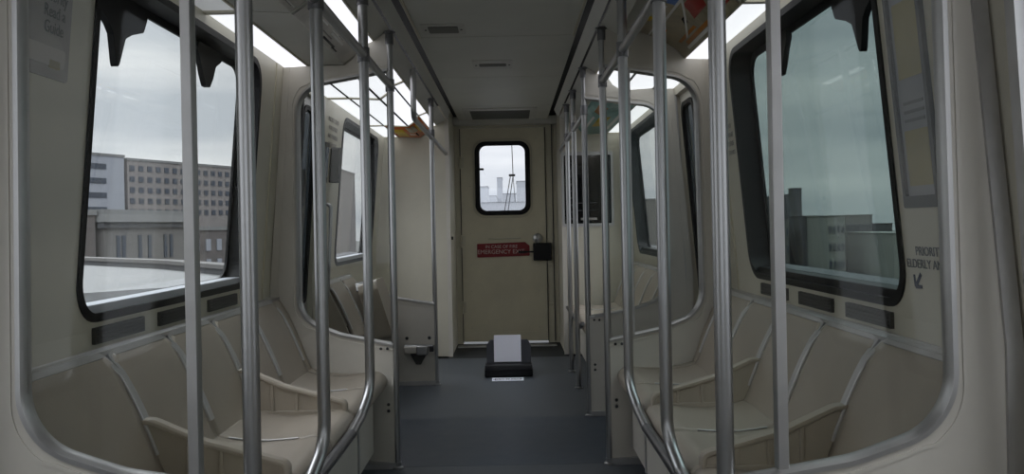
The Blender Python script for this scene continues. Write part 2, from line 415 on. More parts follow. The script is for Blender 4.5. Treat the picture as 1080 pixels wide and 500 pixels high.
# solid backing behind the cards
for i in range(2, 4):
    for (a, b) in (L[1], L[2]): cove(-1, P[i], P[i+1], a, b, M['ceilv'], 'cove_panel', ceil_root)
    cove(-1, P[i], P[i+1], *L[5], M['ceilv'], 'cove_panel', ceil_root); cove(1, P[i], P[i+1], 5.11, YC, M['ceilv'], 'cove_panel', ceil_root)
for (a, b) in (L[1], L[2]):
    for i in range(1, 5): cove(1, PR[i], PR[i+1], a, b, M['ceilv'], 'cove_panel', ceil_root)
for i, (a, b) in enumerate(((2.2, 3.02), (3.07, 3.98))):
    r_, pt = card(-1, P, 2, 4, a, b, M['adgrey'], 'pale grey printed advert card in the left cove, ' + ('nearer one' if i == 0 else 'farther one'))
    busy(pt, a, b, [M['adwhite'], M['plac'], M['ink'], M['adwhite']], 12, 5+i)
r_, pt = card(1, PR, 1, 5, 3.08, 4.1, M['adtan'], 'colourful curved advert card with blue, red and orange print in the right cove')
pt(.62, .98, 3.12, 3.46, M['blue']); pt(.60, .64, 3.12, 3.75, M['adwhite'], d=.002); pt(.30, .55, 3.30, 3.52, M['adred'], skew=-.10)
pt(.18, .62, 3.78, 3.82, M['adwhite'], skew=-.45, d=.002); pt(.10, .16, 3.42, 3.86, M['amber']); pt(.20, .25, 3.60, 3.92, M['amber'])
pt(.62, .70, 3.72, 3.84, M['yellow']); pt(.80, .88, 3.70, 3.78, M['yellow']); pt(.50, .56, 3.84, 3.98, M['amber']); pt(.72, .78, 3.5, 3.62, M['adwhite']); pt(.68, .71, 3.88, 4.02, M['adwhite']); pt(.04, .09, 3.5, 3.9, M['adwhite'])
pt(.86, .95, 3.85, 4.0, M['adwhite']); pt(.12, .22, 3.12, 3.3, M['adred']); pt(.34, .44, 3.60, 3.66, M['slot'], skew=-.05)
r_, pt = card(1, PR, 1, 5, 2.0, 3.03, M['adtan'], 'curved advert card in the right cove nearest the camera'); busy(pt, 2.0, 3.03, [M['blue'], M['adwhite'], M['amber'], M['adred']], 14, 11)
r_, pt = card(-1, P, 1, 4, 6.53, YC-.02, M['orange'], 'orange and yellow advert card in the left cove by the end cabinet')
pt(.08, .38, 6.75, 7.25, M['yellow']); pt(.5, .72, 6.6, 6.95, M['adtan']); pt(.75, .9, 6.65, 7.1, M['yellow']); pt(.45, .6, 7.05, 7.12, M['adwhite']); pt(.62, .66, 7.0, 7.2, M['slot']); pt(.02, .07, 7.1, 7.3, M['adred'])
r_, pt = card(1, P, 1, 4, 5.3, YC-.02, M['teal'], 'teal advert card with a yellow blot in the right cove by the end cabinet')
pt(.35, .62, 6.2, 6.75, M['yellow']); pt(.6, .8, 5.7, 6.1, M['amber']); pt(.1, .2, 6.0, 7.0, M['adwhite']); pt(.7, .76, 6.3, 7.1, M['adwhite'])

# ceiling fittings
def ceiling_slot(x0, x1, y0, y1, label, dark=True):
    root = empty('ceiling_latch', ((x0+x1)/2, (y0+y1)/2, 2.12), label, 'ceiling latch', 'recessed latches in the ceiling panels')
    mb = MB(); mb.slab([rrect(x0, x1, y0, y1, .006)], lambda u, v, d: (u, v, 2.12-d), .004); mb.build('plate', M['ceilv'], root)
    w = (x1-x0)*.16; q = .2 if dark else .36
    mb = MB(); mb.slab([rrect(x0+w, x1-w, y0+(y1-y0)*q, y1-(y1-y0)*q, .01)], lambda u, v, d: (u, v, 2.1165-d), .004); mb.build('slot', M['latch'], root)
    mb = MB()
    for x in (x0+.02, x1-.02): mb.lathe([(0, -.004), (.005, -.004), (.006, 0)], (x, (y0+y1)/2, 2.1165), 'Z', 10)
    mb.build('screw', M['dark'], root)
ceiling_slot(-.375, -.155, 4.20, 4.42, 'dark recessed latch in the ceiling panel nearest the camera')
ceiling_slot(-.16, .085, 5.14, 5.42, 'faint recessed latch in the middle ceiling panel', False)
root = empty('ceiling_grille', (-.03, 7.6, 2.12), 'dark rectangular ventilation grille in the ceiling before the end door', 'vent')
mb = MB(); mb.slab([rrect(-.34, .30, 7.22, 7.98, .01), rrect(-.28, .24, 7.32, 7.90, .01)], lambda u, v, d: (u, v, 2.12-d), .012); mb.build('frame', M['ceilv'], root)
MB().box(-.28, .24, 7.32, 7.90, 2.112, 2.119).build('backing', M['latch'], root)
mb = MB()
for k in range(14): mb.box(-.28, .24, 7.335+k*.041, 7.345+k*.041, 2.106, 2.112)
mb.build('slats', M['latch'], root)

# ------------------------------------------------------------------ end of the car: cabinets, end wall, door
for s, nm in ((-1, 'left'), (1, 'right')):
    xi = .47 if s < 0 else .50
    root = empty('wall_cabinet_%s' % nm, (s*.8, YC, 0), kind='structure')
    mb = MB(); mb.box(min(s*xi, s*1.13), max(s*xi, s*1.13), YC, YE+.02, 0, 2.19); mb.build('cabinet', M['wall'], root, bevel=.008)
    MB().box(min(s*(xi-.004), s*(xi+.03)), max(s*(xi-.004), s*(xi+.03)), YC-.005, YC+.02, 0, 2.1).build('corner_strip', M['part'], root)
mb = MB(); mb.box(-1.2, 1.2, YE, YE+.06, 0, .0)
dx0, dx1, dz1 = -.414, .390, 2.05
w = MB(); w.box(-1.2, dx0-.004, YE, YE+.06, -.02, 2.2); w.box(dx1+.004, 1.2, YE, YE+.06, -.02, 2.2); w.box(dx0-.004, dx1+.004, YE, YE+.06, dz1+.004, 2.2)
struct(w, 'wall_front', M['jamb'])
MB_ = MB(); MB_.box(-.47, .5, 8.02, YE, 2.075, 2.15); struct(MB_, 'trim_6', M['ceilv'], bevel=.004)
dr = empty('door_5', ((dx0+dx1)/2, YE, 0), kind='structure')
wl = rrect(-.246, .214, 1.252, 1.900, .085)
mb = MB(); mb.slab([[(dx0, .02), (dx1, .02), (dx1, dz1), (dx0, dz1)], wl], lambda u, v, d: (u, YE+.005+d, v), .04); leaf = mb.build('leaf', M['door'], dr)
mb = MB(); mb.slab([rrect(-.300, .268, 1.195, 1.950, .115), rrect(-.290, .258, 1.205, 1.94, .11)], lambda u, v, d: (u, YE-.004+d, v), .012); mb.build('pane_surround', M['jamb'], dr)
mb = MB(); mb.slab([rrect(-.278, .246, 1.222, 1.925, .10), rrect(-.232, .200, 1.266, 1.885, .065)], lambda u, v, d: (u, YE-.014+d, v), .04); mb.build('gasket', M['rubber'], dr, bevel=.006)
mb = MB(); mb.slab([rrect(-.24, .208, 1.258, 1.893, .07)], lambda u, v, d: (u, YE+.02+d, v), .005); mb.build('pane', M['gclear'], dr)
mb = MB(); mb.slab([rrect(-.33, .30, .10, .78, .02), rrect(-.322, .292, .108, .772, .016)], lambda u, v, d: (u, YE+.002+d, v), .005)
mb.slab([rrect(-.33, .30, 1.02, 1.17, .02), rrect(-.324, .294, 1.026, 1.164, .016)], lambda u, v, d: (u, YE+.002+d, v), .005); mb.build('pressing', M['door'], dr)
MB().box(-.16, .15, YE-.006, YE+.01, .992, 1.006).build('pull_lip', M['jamb'], dr, bevel=.003)
MB().box(dx1+.0, dx1+.006, YE-.012, YE+.01, .02, dz1).build('edge_seal', M['slot'], dr)
MB().box(dx1+.064, dx1+.072, YE-.012, YE+.0, .02, 2.1).build('edge_seal', M['dark'], dr)
MB().box(dx0-.006, dx0+.0, YE-.008, YE+.01, .02, dz1).build('edge_seal', M['dark'], dr)
for z in (.35, .98, 1.73):
    mb = MB(); mb.cyl((dx0-.006, YE-.014, z-.06), (dx0-.006, YE-.014, z+.06), .010); mb.box(dx0-.035, dx0+.03, YE-.006, YE+.002, z-.05, z+.05); mb.build('hinge', M['jamb'], dr)
lk = MB().box(.262, .436, YE-.055, YE-.002, .785, .950).build('lock_case', M['blackp'], dr, bevel=.008)
mb = MB(); mb.cyl((.12, YE-.035, .868), (.27, YE-.035, .868), .008); mb.box(.12, .20, YE-.042, YE-.028, .858, .878); mb.build('lever', M['blackp'], lk)
mb = MB(); mb.lathe([(0, -.06), (.025, -.058), (.043, -.048), (.047, -.03), (.038, -.018), (.024, -.008), (.03, 0)], (.306, YE, .995), 'Y'); mb.build('knob', M['steel'], dr)
for z in (.35, 1.28, .72): MB().box(.40, .445, YE-.012, YE+.004, z, z+.03).build('keeper', M['jamb'], dr, bevel=.003)
mb = MB()
for x in (-.33, .31):
    for z in (.15, .5, .75, 1.05, 1.5, 1.95): mb.lathe([(0, -.004), (.006, -.003), (.007, 0)], (x, YE+.004, z), 'Y', 8)
mb.build('rivets', M['jamb'], dr)
# wiper outside the door window
root = empty('window_wiper', (.0, YE+.09, 1.27), 'thin black wiper outside the end door window', 'wiper')
MB().tube([(.02, YE+.09, 1.20), (.085, YE+.1, 1.60)], .004, 8).build('arm', M['blackp'], root)
MB().tube([(-.015, YE+.09, 1.20), (.06, YE+.1, 1.60)], .004, 8).build('arm', M['blackp'], root)
mb = MB(); mb.box(.045, .105, YE+.085, YE+.11, 1.595, 1.615); mb.build('clamp', M['blackp'], root)
MB().tube([(.10, YE+.09, 1.35), (.085, YE+.095, 1.60)], .003, 8).build('blade', M['blackp'], root)
o = MB().tube([(.085, YE+.14, 1.60), (.078, YE+.14, 1.95)], .004, 8).build('washer_hose', M['lframe'], root)
o = MB().box(-.235, -.195, YE+.03, YE+.05, 1.655, 1.675).build('mirror_stub', M['blackp'], bevel=.004); tag(o, 'small dark stub at the left edge of the end door glass', 'bracket')
RF = Matrix.Rotation(PI/2, 3, 'X')                       # text facing -y
sg = empty('emergency_sign', (-.02, YE, .89), 'dark red emergency exit sign on the end door', 'sign')
mb = MB(); mb.slab([v2(fillet([(-.272, .822), (.228, .830), (.228, .925), (.185, .962), (-.272, .952)], .008, 3, True))], lambda u, v, d: (u, YE-.004+d, v), .004); mb.build('plate', M['red'], sg)
text('lettering', 'IN CASE OF FIRE', M['signtxt'], .042, (-.04, YE-.0055, .921), RF, sg)
text('lettering', 'EMERGENCY EXIT', M['signtxt'], .056, (-.045, YE-.0055, .872), RF, sg)
# small rear glass panel in the right-hand cabinet
root = empty('window_5', (.74, YC, 1.12), kind='structure')
mb = MB(); mb.slab([rrect(.50, .945, 1.10, 1.745, .012), rrect(.52, .925, 1.125, 1.715, .01)], lambda u, v, d: (u, YC-.012+d, v), .014); mb.build('frame', M['alu'], root)
MB().box(.515, .93, YC-.006, YC-.002, 1.12, 1.72).build('pane', mat('cab_glass', (.06, .065, .07), .06, spec=.9), root)
mb = MB(); mb.box(.605, .608, YC-.010, YC-.006, 1.125, 1.715)
for k in range(9): mb.box(.54, .595, YC-.009, YC-.0055, 1.16+k*.06, 1.175+k*.06)
for z in (1.30, 1.235): mb.box(.62, .80, YC-.009, YC-.0055, z, z+.006)
mb.build('glazing_lines', M['dark'], root)
MB().box(.66, .80, YC-.009, YC-.0055, 1.155, 1.175).build('pale_strip', M['plac'], root)

# ------------------------------------------------------------------ windscreen partitions
def partition(s, y0, slant, label, near=False, low=False):
    yy = lambda x: y0+max(0, x-.5)*slant
    root = empty('windscreen_partition', (s*.8, y0, 0), label, 'partition', 'windscreen partitions beside the aisle')
    path = fillet([(.500, .575), (.76, .618), (.968, .69), (.955, 1.80), (.50, 1.855)], [0, .3, .20, .14, 0], 14)
    path = v2(path)
    outer = [(.50, .02), (1.112, .02), (1.112, .85), (1.022, 1.90), (.90, 1.90), (.715, 1.89), (.665, 1.925), (.635, 1.97), (.57, 1.995), (.50, 2.035)]
    if s > 0 and not near: outer = [(.50, .02), (1.112, .02), (1.112, .85), (1.022, 1.90), (.90, 1.90), (.86, 1.94), (.80, 1.977), (.72, 2.006), (.635, 2.024), (.50, 2.04)]
    if low:
        path = v2(fillet([(.500, .575), (.76, .618), (1.112, .74)], [0, .3, 0], 8)); outer = [(.50, .02), (1.112, .02)]
    mp = lambda x, z, d: (s*x, yy(x)+d-.015, z)
    mb = MB(); mb.slab([outer+path[::-1]], mp, .03); mb.build('panel', M['part'], root)
    # aluminium edging that follows the opening
    mb = MB(); mb.sweep([mp(x, z, .015) for x, z in path], [(-.022, -.006), (.022, -.006), (.022, .004), (.012, .010), (-.012, .010), (-.022, .004)], up=(0, 0, 1)); mb.build('edge_trim', M['alu'], root)
    mb = MB(); mb.sweep([mp(x+(.022 if x > .9 else 0), z+(-.024 if z < 1 else .024), .015) for x, z in path], [(-.018, -.004), (.018, -.004), (.018, .004), (-.018, .004)], up=(0, 0, 1)); mb.build('edge_trim', M['part'], root)
    ip = [(x, z) for x, z in path]
    if low:
        MB().box(min(s*.50, s*1.10), max(s*.50, s*1.10), y0-.02, y0+.02, .0, .03).build('foot_channel', M['alu'], root)
        return root
    mb = MB(); mb.slab([ip], lambda x, z, d: mp(x, z, d+.012), .006); mb.build('glass_pane', M['gpart'], root)
    mb = MB(); mb.box(s*.612-.011, s*.612+.011, y0-.012, y0+.02, .60, 1.845)
    if near: mb.box(s*.612-.011, s*.612+.011, y0-.012, y0+.02, .03, .60)
    mb.build('glazing_bar', M['alu'], root, bevel=.002)
    # corner and bottom strips, bolts
    mb = MB(); mb.slab([[(1.072, .02), (1.106, .02), (1.106, .85), (1.018, 1.9), (.988, 1.9), (1.072, .85)]], lambda x, z, d: mp(x, z, d-(.008 if near else .002)), .046 if near else .034); mb.build('corner_trim', M['alu'] if near else M['part'], root)
    MB().box(min(s*.50, s*1.10), max(s*.50, s*1.10), y0-.02, y0+.02, .0, .03).build('foot_channel', M['alu'], root)
    mb = MB()
    for z in (.27, .30): mb.lathe([(0, -.006), (.006, -.005), (.008, 0)], (s*.53, y0-.015, z), 'Y', 10)
    for x in (.53, .56): mb.lathe([(0, -.006), (.005, -.005), (.007, 0)], (s*x, y0-.016, .56), 'Y', 10)
    mb.build('bolts', M['dark'], root)
    return root
partition(-1, 1.78, 0, 'large nearest partition frame with rounded glass at the left edge of the photo', True)
partition(1, 1.78, 0, 'large nearest partition frame with rounded glass at the right edge of the photo', True)
partition(-1, 3.98, .25, 'beige partition with arched glass behind the left bench')
partition(1, 3.98, .25, 'beige partition with arched glass behind the right bench')
pl = partition(-1, 6.07, 0, 'beige partition with a steel wheelchair clamp on the left beyond the doors', low=True)
partition(1, 4.99, 0, 'second beige arched partition on the right just beyond the side doors')
# wheelchair clamp
cl = empty('wheelchair_clamp', (-.61, 6.05, .25), 'silver wheelchair clamp with dark triangular bracket on the left far partition', 'clamp')
MB().box(-.715, -.60, 5.975, 6.05,   .235, .285).build('block', M['part'], cl, bevel=.01)
mb = MB(); mb.box(-.625, -.545, 5.965, 6.05, .225, .29); mb.box(-.715, -.515, 6.0, 6.052, .275, .292); mb.build('buckle', M['steel'], cl, bevel=.012)
mb = MB(); mb.slab([[(-.68, .235), (-.555, .235), (-.60, .15), (-.635, .15)]], lambda u, v, d: (u, 6.035+d, v), .02); mb.build('bracket', M['vent'], cl, bevel=.004)
mb = MB()
for x in (-.70, -.54): mb.lathe([(0, -.006), (.01, -.005), (.012, 0)], (x, 6.055, .335), 'Y', 12)
mb.build('screw', M['dark'], cl)
MB().box(-.535, -.505, 5.99, 6.05, .245, .285).build('end_stop', M['dark'], cl, bevel=.004)

# ------------------------------------------------------------------ poles and rails
R = .0185; XP = .496
def pole(name, pts, rad, label, foot=True, clamps=(), r=R, mt='steel', top=True):
    root = empty(name, pts[-1], label, 'pole', 'vertical grab poles along the aisle')
    MB().tube(fillet(pts, rad, 8), r, 18).build('tube', M[mt], root)
    if foot:
        mb = MB(); mb.lathe([(r+.012, 0), (r+.012, .006), (r+.003, .012), (r+.003, .03), (r, .03)], (pts[-1][0], pts[-1][1], 0), 'Z', 20); mb.build('foot', M['steel'], root)
    if top:
        t = pts[0]; mb = MB(); mb.lathe([(r, -.06), (r+.004, -.06), (r+.004, -.012), (r+.014, -.006), (r+.014, 0)], t, 'Z', 20); mb.build('socket', M['dsteel'], root)
    for z in clamps:
        mb = MB(); mb.lathe([(r, -.028), (r+.005, -.028), (r+.005, .028), (r, .028)], (pts[0][0], pts[0][1], z), 'Z', 20); mb.build('clamp', M['dsteel'], root)
    return root
ZR = 1.785; ZT = 2.035
for s, nm in ((-1, 'left'), (1, 'right')):
    pole('grab_pole', [(s*XP, 1.79, ZT), (s*XP, 1.79, 0)], 0, 'thick nearest steel pole of the %s aisle side beside the large partition frame' % nm, clamps=(ZR,))
    for y, lb in ((2.47, 'second'), (3.27, 'third')):
        pole('grab_pole', [(s*XP, y, ZT), (s*XP, y, .50), (s*.515, y-.10, .425), (s*.515, y-.30, .405)], [0, .12, .08, 0], '%s steel pole from the camera on the %s, curving into the seat rail' % (lb, nm), foot=False, clamps=(ZR,))
    pole('grab_pole', [(s*XP, 3.98, ZT), (s*XP, 3.98, 0)], 0, 'steel pole at the aisle edge of the %s partition behind the near bench' % nm, clamps=(ZR,), r=.0165)
pole('grab_pole', [(-XP, 6.07, ZT), (-XP, 6.07, 0)], 0, 'far left steel pole at the partition with the wheelchair clamp', clamps=(ZR,), r=.0165)
pole('grab_pole', [(XP, 4.99, ZT), (XP, 4.99, 0)], 0, 'steel pole at the aisle edge of the second right partition', clamps=(ZR,), r=.0165)
pole('grab_pole', [(XP, 5.83, ZT), (XP, 5.83, 0)], 0, 'right steel pole standing before the far bench, second from the end', clamps=(ZR,), r=.0165)
pole('grab_pole', [(XP, 6.5, ZT), (XP, 6.5, 0)], 0, 'right steel pole standing nearest the end cabinet', clamps=(ZR,), r=.0165)
def rail(pts, rad, label):
    root = empty('overhead_handrail', pts[0], label, 'handrail', 'overhead handrails')
    MB().tube(fillet(pts, rad, 8), .0165, 18).build('tube', M['steel'], root)
    return root
for s, nm in ((-1, 'left'), (1, 'right')):
    x = s*(XP-.0)
    rail([(x, .7, ZR), (x, 3.98, ZR)], 0, 'overhead steel handrail over the %s near bench' % nm)
rail([(-XP, 4.95, ZT), (-XP, 4.95, ZR-.03), (-XP, 7.355, ZR-.03)], [0, .06, 0], 'overhead steel handrail on the far left with an upturned near end')
rail([(XP, 4.99, ZR-.02), (XP, 7.355, ZR-.02)], 0, 'overhead steel handrail on the far right')
for s in (-1, 1):
    root = empty('seat_rail', (s*.515, 2.6, .40), 'dark steel rail along the front edge of the %s bench' % ('left' if s < 0 else 'right'), 'rail', 'seat front rails')
    MB().tube([(s*.515, 1.80, .405), (s*.515, 3.0, .405)], .0175, 16).build('tube', M['dsteel'], root)
    for y in (2.02, 2.42, 2.95):
        mb = MB(); mb.box(min(s*.52, s*.60), max(s*.52, s*.60), y-.018, y+.018, .375, .392); mb.build('bracket', M['dsteel'], root, bevel=.003)

# ------------------------------------------------------------------ bench seats
PITCH = .41
BP = [(.905, .437), (.925, .475), (.955, .555), (.99, .64), (1.03, .72), (1.066, .775), (1.078, .787)]
SP = [(.915, .455), (.86, .440), (.76, .430), (.66, .436), (.60, .444), (.565, .440), (.548, .424), (.543, .402), (.552, .378), (.575, .362)]
def interp(pl, t):
    cum = [0]
    for a, b in zip(pl[:-1], pl[1:]): cum.append(cum[-1]+math.hypot(b[0]-a[0], b[1]-a[1]))
    L_ = t*cum[-1]
    for i in range(len(pl)-1):
        if L_ <= cum[i+1]+1e-9: break
    f = (L_-cum[i])/(cum[i+1]-cum[i]); return (pl[i][0]*(1-f)+pl[i+1][0]*f, pl[i][1]*(1-f)+pl[i+1][1]*f)
def make_seat(s, w, back_only=False, metal=True):
    root = empty('bench_chair', (s*.8, 0, .43))
    g = .006
    def back(u, v):
        x, z = interp(BP, v); e = 2*u-1
        dish = .014*(1-e*e)*math.sin(PI*min(1, v*1.1))
        hw = w/2-g
        if v > .86: hw -= .035*((v-.86)/.14)**2.2
        return (s*(x+dish-.004), w/2+e*hw, z)
    mb = MB(); mb.grid(back, 14, 22); mb.build('backrest', M['seat'], root, solid=.016)
    if not back_only:
        def pan(u, v):
            x, z = interp(SP, v); e = 2*u-1
            dish = -.012*(1-e**4)*math.sin(PI*min(1, v*1.4)) if v < .71 else 0
            return (s*x, w/2+e*(w/2-.003), z+dish)
        mb = MB(); mb.grid(pan, 12, 30); mb.build('seat', M['seat'], root, solid=.014)
    # metal edging: up both sides and over the top
    hw = w/2-.007; pth = []
    for k in range(9):
        x, z = interp(BP, k/9*.93); pth.append((x, -hw, z))
    up = [(s*(x-.014), w/2+y, z) for x, y, z in pth]
    dn = [(p[0], w-p[1], p[2]) for p in up[::-1]]
    xt, zt = interp(BP, 1.0)
    full = up+[(s*(xt-.012), w/2-hw+.012, zt-.008), (s*(xt-.012), w/2-hw+.035, zt+.002)]+[(s*(xt-.012), w/2+hw-.035, zt+.002), (s*(xt-.012), w/2+hw-.012, zt-.008)]+dn
    # keep only upper part of the side edging (it sinks behind the cushion lower down)
    MB().sweep(full[2:-2], [(-.011, -.005), (.011, -.005), (.011, .005), (-.011, .005)], up=(s*-1, 0, 0)).build('edging', M['strim'], root, bevel=.002)
    mb = MB()
    mb.sweep([(s*(xt+.012), .0, zt+.010), (s*(xt+.012), w, zt+.010)], [(-.026, -.010), (.024, -.010), (.024, .002), (.006, .005), (.002, .001), (-.004, .001), (-.008, .005), (-.026, .0)], up=(0, 0, 1))
    mb.build('top_rail', M['strim'], root)
    if not back_only:
        MB().tube([(s*x, .001, z+.009) for x, z in [interp(SP, t/10) for t in range(1, 7)]], .003, 8).build('joint_strip', M['alu'], root)
    return root
def copy_tree(o, parent=None):
    c = o.copy(); COL.objects.link(c)
    if parent: c.parent = parent
    for ch in o.children: copy_tree(ch, c)
    return c
ORD = ['nearest seat, cut by the large partition frame', 'second seat from the camera', 'middle seat', 'fourth seat from the camera', 'farthest seat, against the partition']
for s, nm in ((-1, 'left'), (1, 'right')):
    proto = make_seat(s, PITCH)
    for i in range(5):
        o = make_seat(s, .535) if i == 0 else proto if i == 1 else copy_tree(proto)
        o.location = (s*.8, 1.94+i*PITCH if i else 1.815, .43); tag(o, 'beige plastic bench seat on the %s, %s' % (nm, ORD[i]), 'seat', 'beige bench seats, near bench')
        o['_o'] = tuple(o.location)
# NOTE: seat meshes are built about origin (s*.8,0,.43); y offset comes from location
# bench body below and end fillers
for s, nm in ((-1, 'left'), (1, 'right')):
    root = empty('bench_plinth', (s*.7, 2.9, 0), 'panelled base under the %s near bench' % nm, 'bench base', 'bench bases')
    mb = MB(); mb.box(min(s*.60, s*.62), max(s*.60, s*.62), 1.81, 3.95, .08, .372); mb.build('skirt', M['part'], root, bevel=.004)
    MB().box(min(s*.66, s*.68), max(s*.66, s*.68), 1.81, 3.95, 0, .08).build('toe_board', M['dark'], root)
    for y in (2.2, 2.9, 3.55):
        mb = MB(); mb.box(min(s*.594, s*.602), max(s*.594, s*.602), y-.012, y+.012, .08, .37); mb.build('joint_cover', M['alu'], root)
    mb = MB(); mb.grid(lambda u, v: (s*interp(BP, v)[0], 3.99+.14*u, interp(BP, v)[1]), 2, 14); mb.build('end_filler', M['seat'], root, solid=.016)
    mb = MB(); mb.grid(lambda u, v: (s*interp(SP, v)[0], 3.985+u*(.0+.10*(interp(SP, v)[0]-.5)/.4), interp(SP, v)[1]), 2, 24); mb.build('end_filler', M['seat'], root, solid=.014)
    mb = MB()
    for a, b in ((3.99, 4.13),): mb.sweep([(s*1.09, a, .797), (s*1.09, b, .797)], [(-.026, -.010), (.024, -.010), (.024, .002), (-.026, .002)])
    mb.build('top_rail', M['alu'], root)
    # rail cap against wall
    for i, y in enumerate((2.35, 3.17)):
        ar = empty('armrest', (s*.75, y, .45), 'moulded beige armrest on the %s bench, %s' % (nm, 'nearer of two' if i == 0 else 'farther of two'), 'armrest', 'moulded bench armrests')
        lp = v2(fillet([(.565, .428), (.94, .428), (.985, .60), (.935, .595), (.80, .535), (.60, .480), (.565, .47)], [.01, .02, .01, .03, .2, .06, .015], 5, True))
        MB().slab([lp], lambda u, v, d: (s*u, y-.011+d, v), .022).build('body', M['arm'], ar, bevel=.004)
        rim = fillet([(.572, .435), (.572, .478), (.60, .486), (.80, .541), (.935, .601), (.985, .606)], [0, .02, .05, .2, .04, 0], 5)
        MB().sweep([(s*p[0], y, p[1]) for p in rim], [(-.020, -.008), (.020, -.008), (.020, .002), (.014, .008), (-.014, .008), (-.020, .002)], up=(0, 0, 1) ).build('rim', M['arm'], ar, bevel=.002)
        mb = MB(); mb.box(min(s*.565, s*.93), max(s*.565, s*.93), y-.018, y+.018, .432, .452)
        for x in (.66, .75, .84): mb.box(s*x-.006, s*x+.006, y-.017, y+.017, .44, .485+(x-.6)*.3)
        mb.build('rib', M['arm'], ar, bevel=.003)

# vents in the window sill
VN = ['nearest', 'middle', 'farthest']
for s, nm in ((-1, 'left'), (1, 'right')):
    for i, (a, b) in enumerate(((2.37, 2.69), (2.81, 3.13), (3.27, 3.60))):
        root = empty('sill_vent', (s*1.11, (a+b)/2, .835), 'dark rectangular vent under the %s window, %s of the three' % (nm, VN[i]), 'vent', 'vents below the side windows')
        mb = MB(); mb.box(min(s*1.104, s*1.117), max(s*1.104, s*1.117), a, b, .812, .858); mb.build('recess', M['vent'], root)
        mb = MB()
        for k in range(4): mb.box(min(s*1.100, s*1.106), max(s*1.100, s*1.106), a+.01, b-.01, .818+k*.0105, .822+k*.0105)
        mb.build('louvres', M['vent'], root)

# ------------------------------------------------------------------ far bay seats
for s, ys, nm in ((-1, (5.18, 5.58), 'left'), (1, (5.16, 5.56, 5.96, 6.36, 6.76), 'right')):
    proto = None
    for i, y in enumerate(ys):
        if proto is None: proto = make_seat(s, .40, back_only=(s < 0)); o = proto
        else: o = copy_tree(proto)
        o.location = (s*.8, y, .43)
        tag(o, ('beige seat back on the left beyond the doors, %s the folded seat' % ('nearer than' if i == 0 else 'beside')) if s < 0 else 'beige bench seat on the right beyond the doors, %s' % ['first behind the second partition', 'second from that partition', 'middle of the far bench', 'last but one before the cabinet', 'last, against the end cabinet'][i], 'seat', 'seats of the far bay, %s side' % nm)
root = empty('bench_plinth', (.7, 6.2, 0), 'panelled base under the far right bench', 'bench base', 'bench bases')
MB().box(.60, .62, 5.02, YC-.02, .08, .372).build('skirt', M['part'], root, bevel=.004)
MB().box(.66, .68, 5.02, YC-.02, 0, .08).build('toe_board', M['dark'], root)
MB().tube(fillet([(.53, 5.82, .44), (.525, 5.9, .41), (.525, 7.3, .41)], [0, .05, 0], 5), .015, 12).build('rail', M['dsteel'], root)
# dark side bracket and folded seat, left
root = empty('folding_chair', (-.85, 5.8, .3), 'beige folded-up seat with bright metal top edge on the left beyond the doors', 'folding seat')
fs = v2(fillet([(-.17, .0), (.17, .0), (.19, .34), (.15, .40), (-.15, .40), (-.19, .34)], .04, 5, True))
TR = Matrix.Rotation(math.radians(-16), 3, 'Y')
def fm(u, v, d):
    p = TR @ Vector((d, 0, v)); return (-.86+p.x, 5.80+u, .36+p.z)
MB().slab([fs], fm, .13).build('seat_shell', M['seat'], root, bevel=.02)
MB().sweep([fm(u, v, -.002) for u, v in [(-.17, .36), (-.13, .405), (.13, .405), (.17, .36)]], [(-.012, -.006), (.08, -.006), (.08, .006), (-.012, .006)], up=(0, 0, 1)).build('metal_edge', M['steel'], root, bevel=.003)
MB().box(-1.10, -.88, 5.77, 5.83, .40, .46).build('bracket', M['dark'], root, bevel=.006)
MB().box(-1.11, -.90, 5.66, 5.94, .05, .38).build('pedestal', M['dark'], root, bevel=.01)
o = MB().slab([[(1.11, .40), (1.11, .79), (1.075, .79), (.98, .60), (.90, .40)]], lambda u, v, d: (-u, 5.155+d, v), .02).build('seat_end_plate', M['seat'], bevel=.004)
tag(o, 'beige end plate of the left seats beyond the doors', 'plate')

# ------------------------------------------------------------------ wall fittings
def wallrot(s):      # text on a side wall facing the aisle; reads correctly from inside
    if s > 0: X = Vector((0, -1, 0)); Zn = Vector((-1, 0, -.088)).normalized()
    else: X = Vector((0, 1, 0)); Zn = Vector((1, 0, -.088)).normalized()
    Y = Zn.cross(X); return Matrix((X, Y, Zn)).transposed()
def wp(s, y, z, d=0): return (s*(wx(max(z, .8501))-d), y, z)
# framed notice right
nf = empty('framed_notice', wp(1, 2.17, 1.2), 'grey framed notice with yellowed paper on the right wall beside the window', 'notice')
MB().slab([rrect(2.03, 2.215, 1.145, 1.76, .006), rrect(2.047, 2.198, 1.175, 1.735, .004)], lambda y, z, d: wp(1, y, z, d), .012).build('frame', M['lframe'], nf)
MB().slab([rrect(2.046, 2.199, 1.173, 1.737, .003)], lambda y, z, d: wp(1, y, z, d), .004).build('sheet', M['notice'], nf)
MB().slab([rrect(2.062, 2.183, 1.20, 1.34, .003)], lambda y, z, d: wp(1, y, z, d+.004), .001).build('print', M['noticey'], nf)
MB().slab([rrect(2.062, 2.183, 1.47, 1.66, .003)], lambda y, z, d: wp(1, y, z, d+.004), .001).build('print', M['noticey'], nf)
mb = MB()
for k in range(3): mb.slab([[(2.07, 1.36+k*.022), (2.175, 1.36+k*.022), (2.175, 1.368+k*.022), (2.07, 1.368+k*.022)]], lambda y, z, d: wp(1, y, z, d+.004), .001)
mb.build('print_lines', M['vent2'], nf)
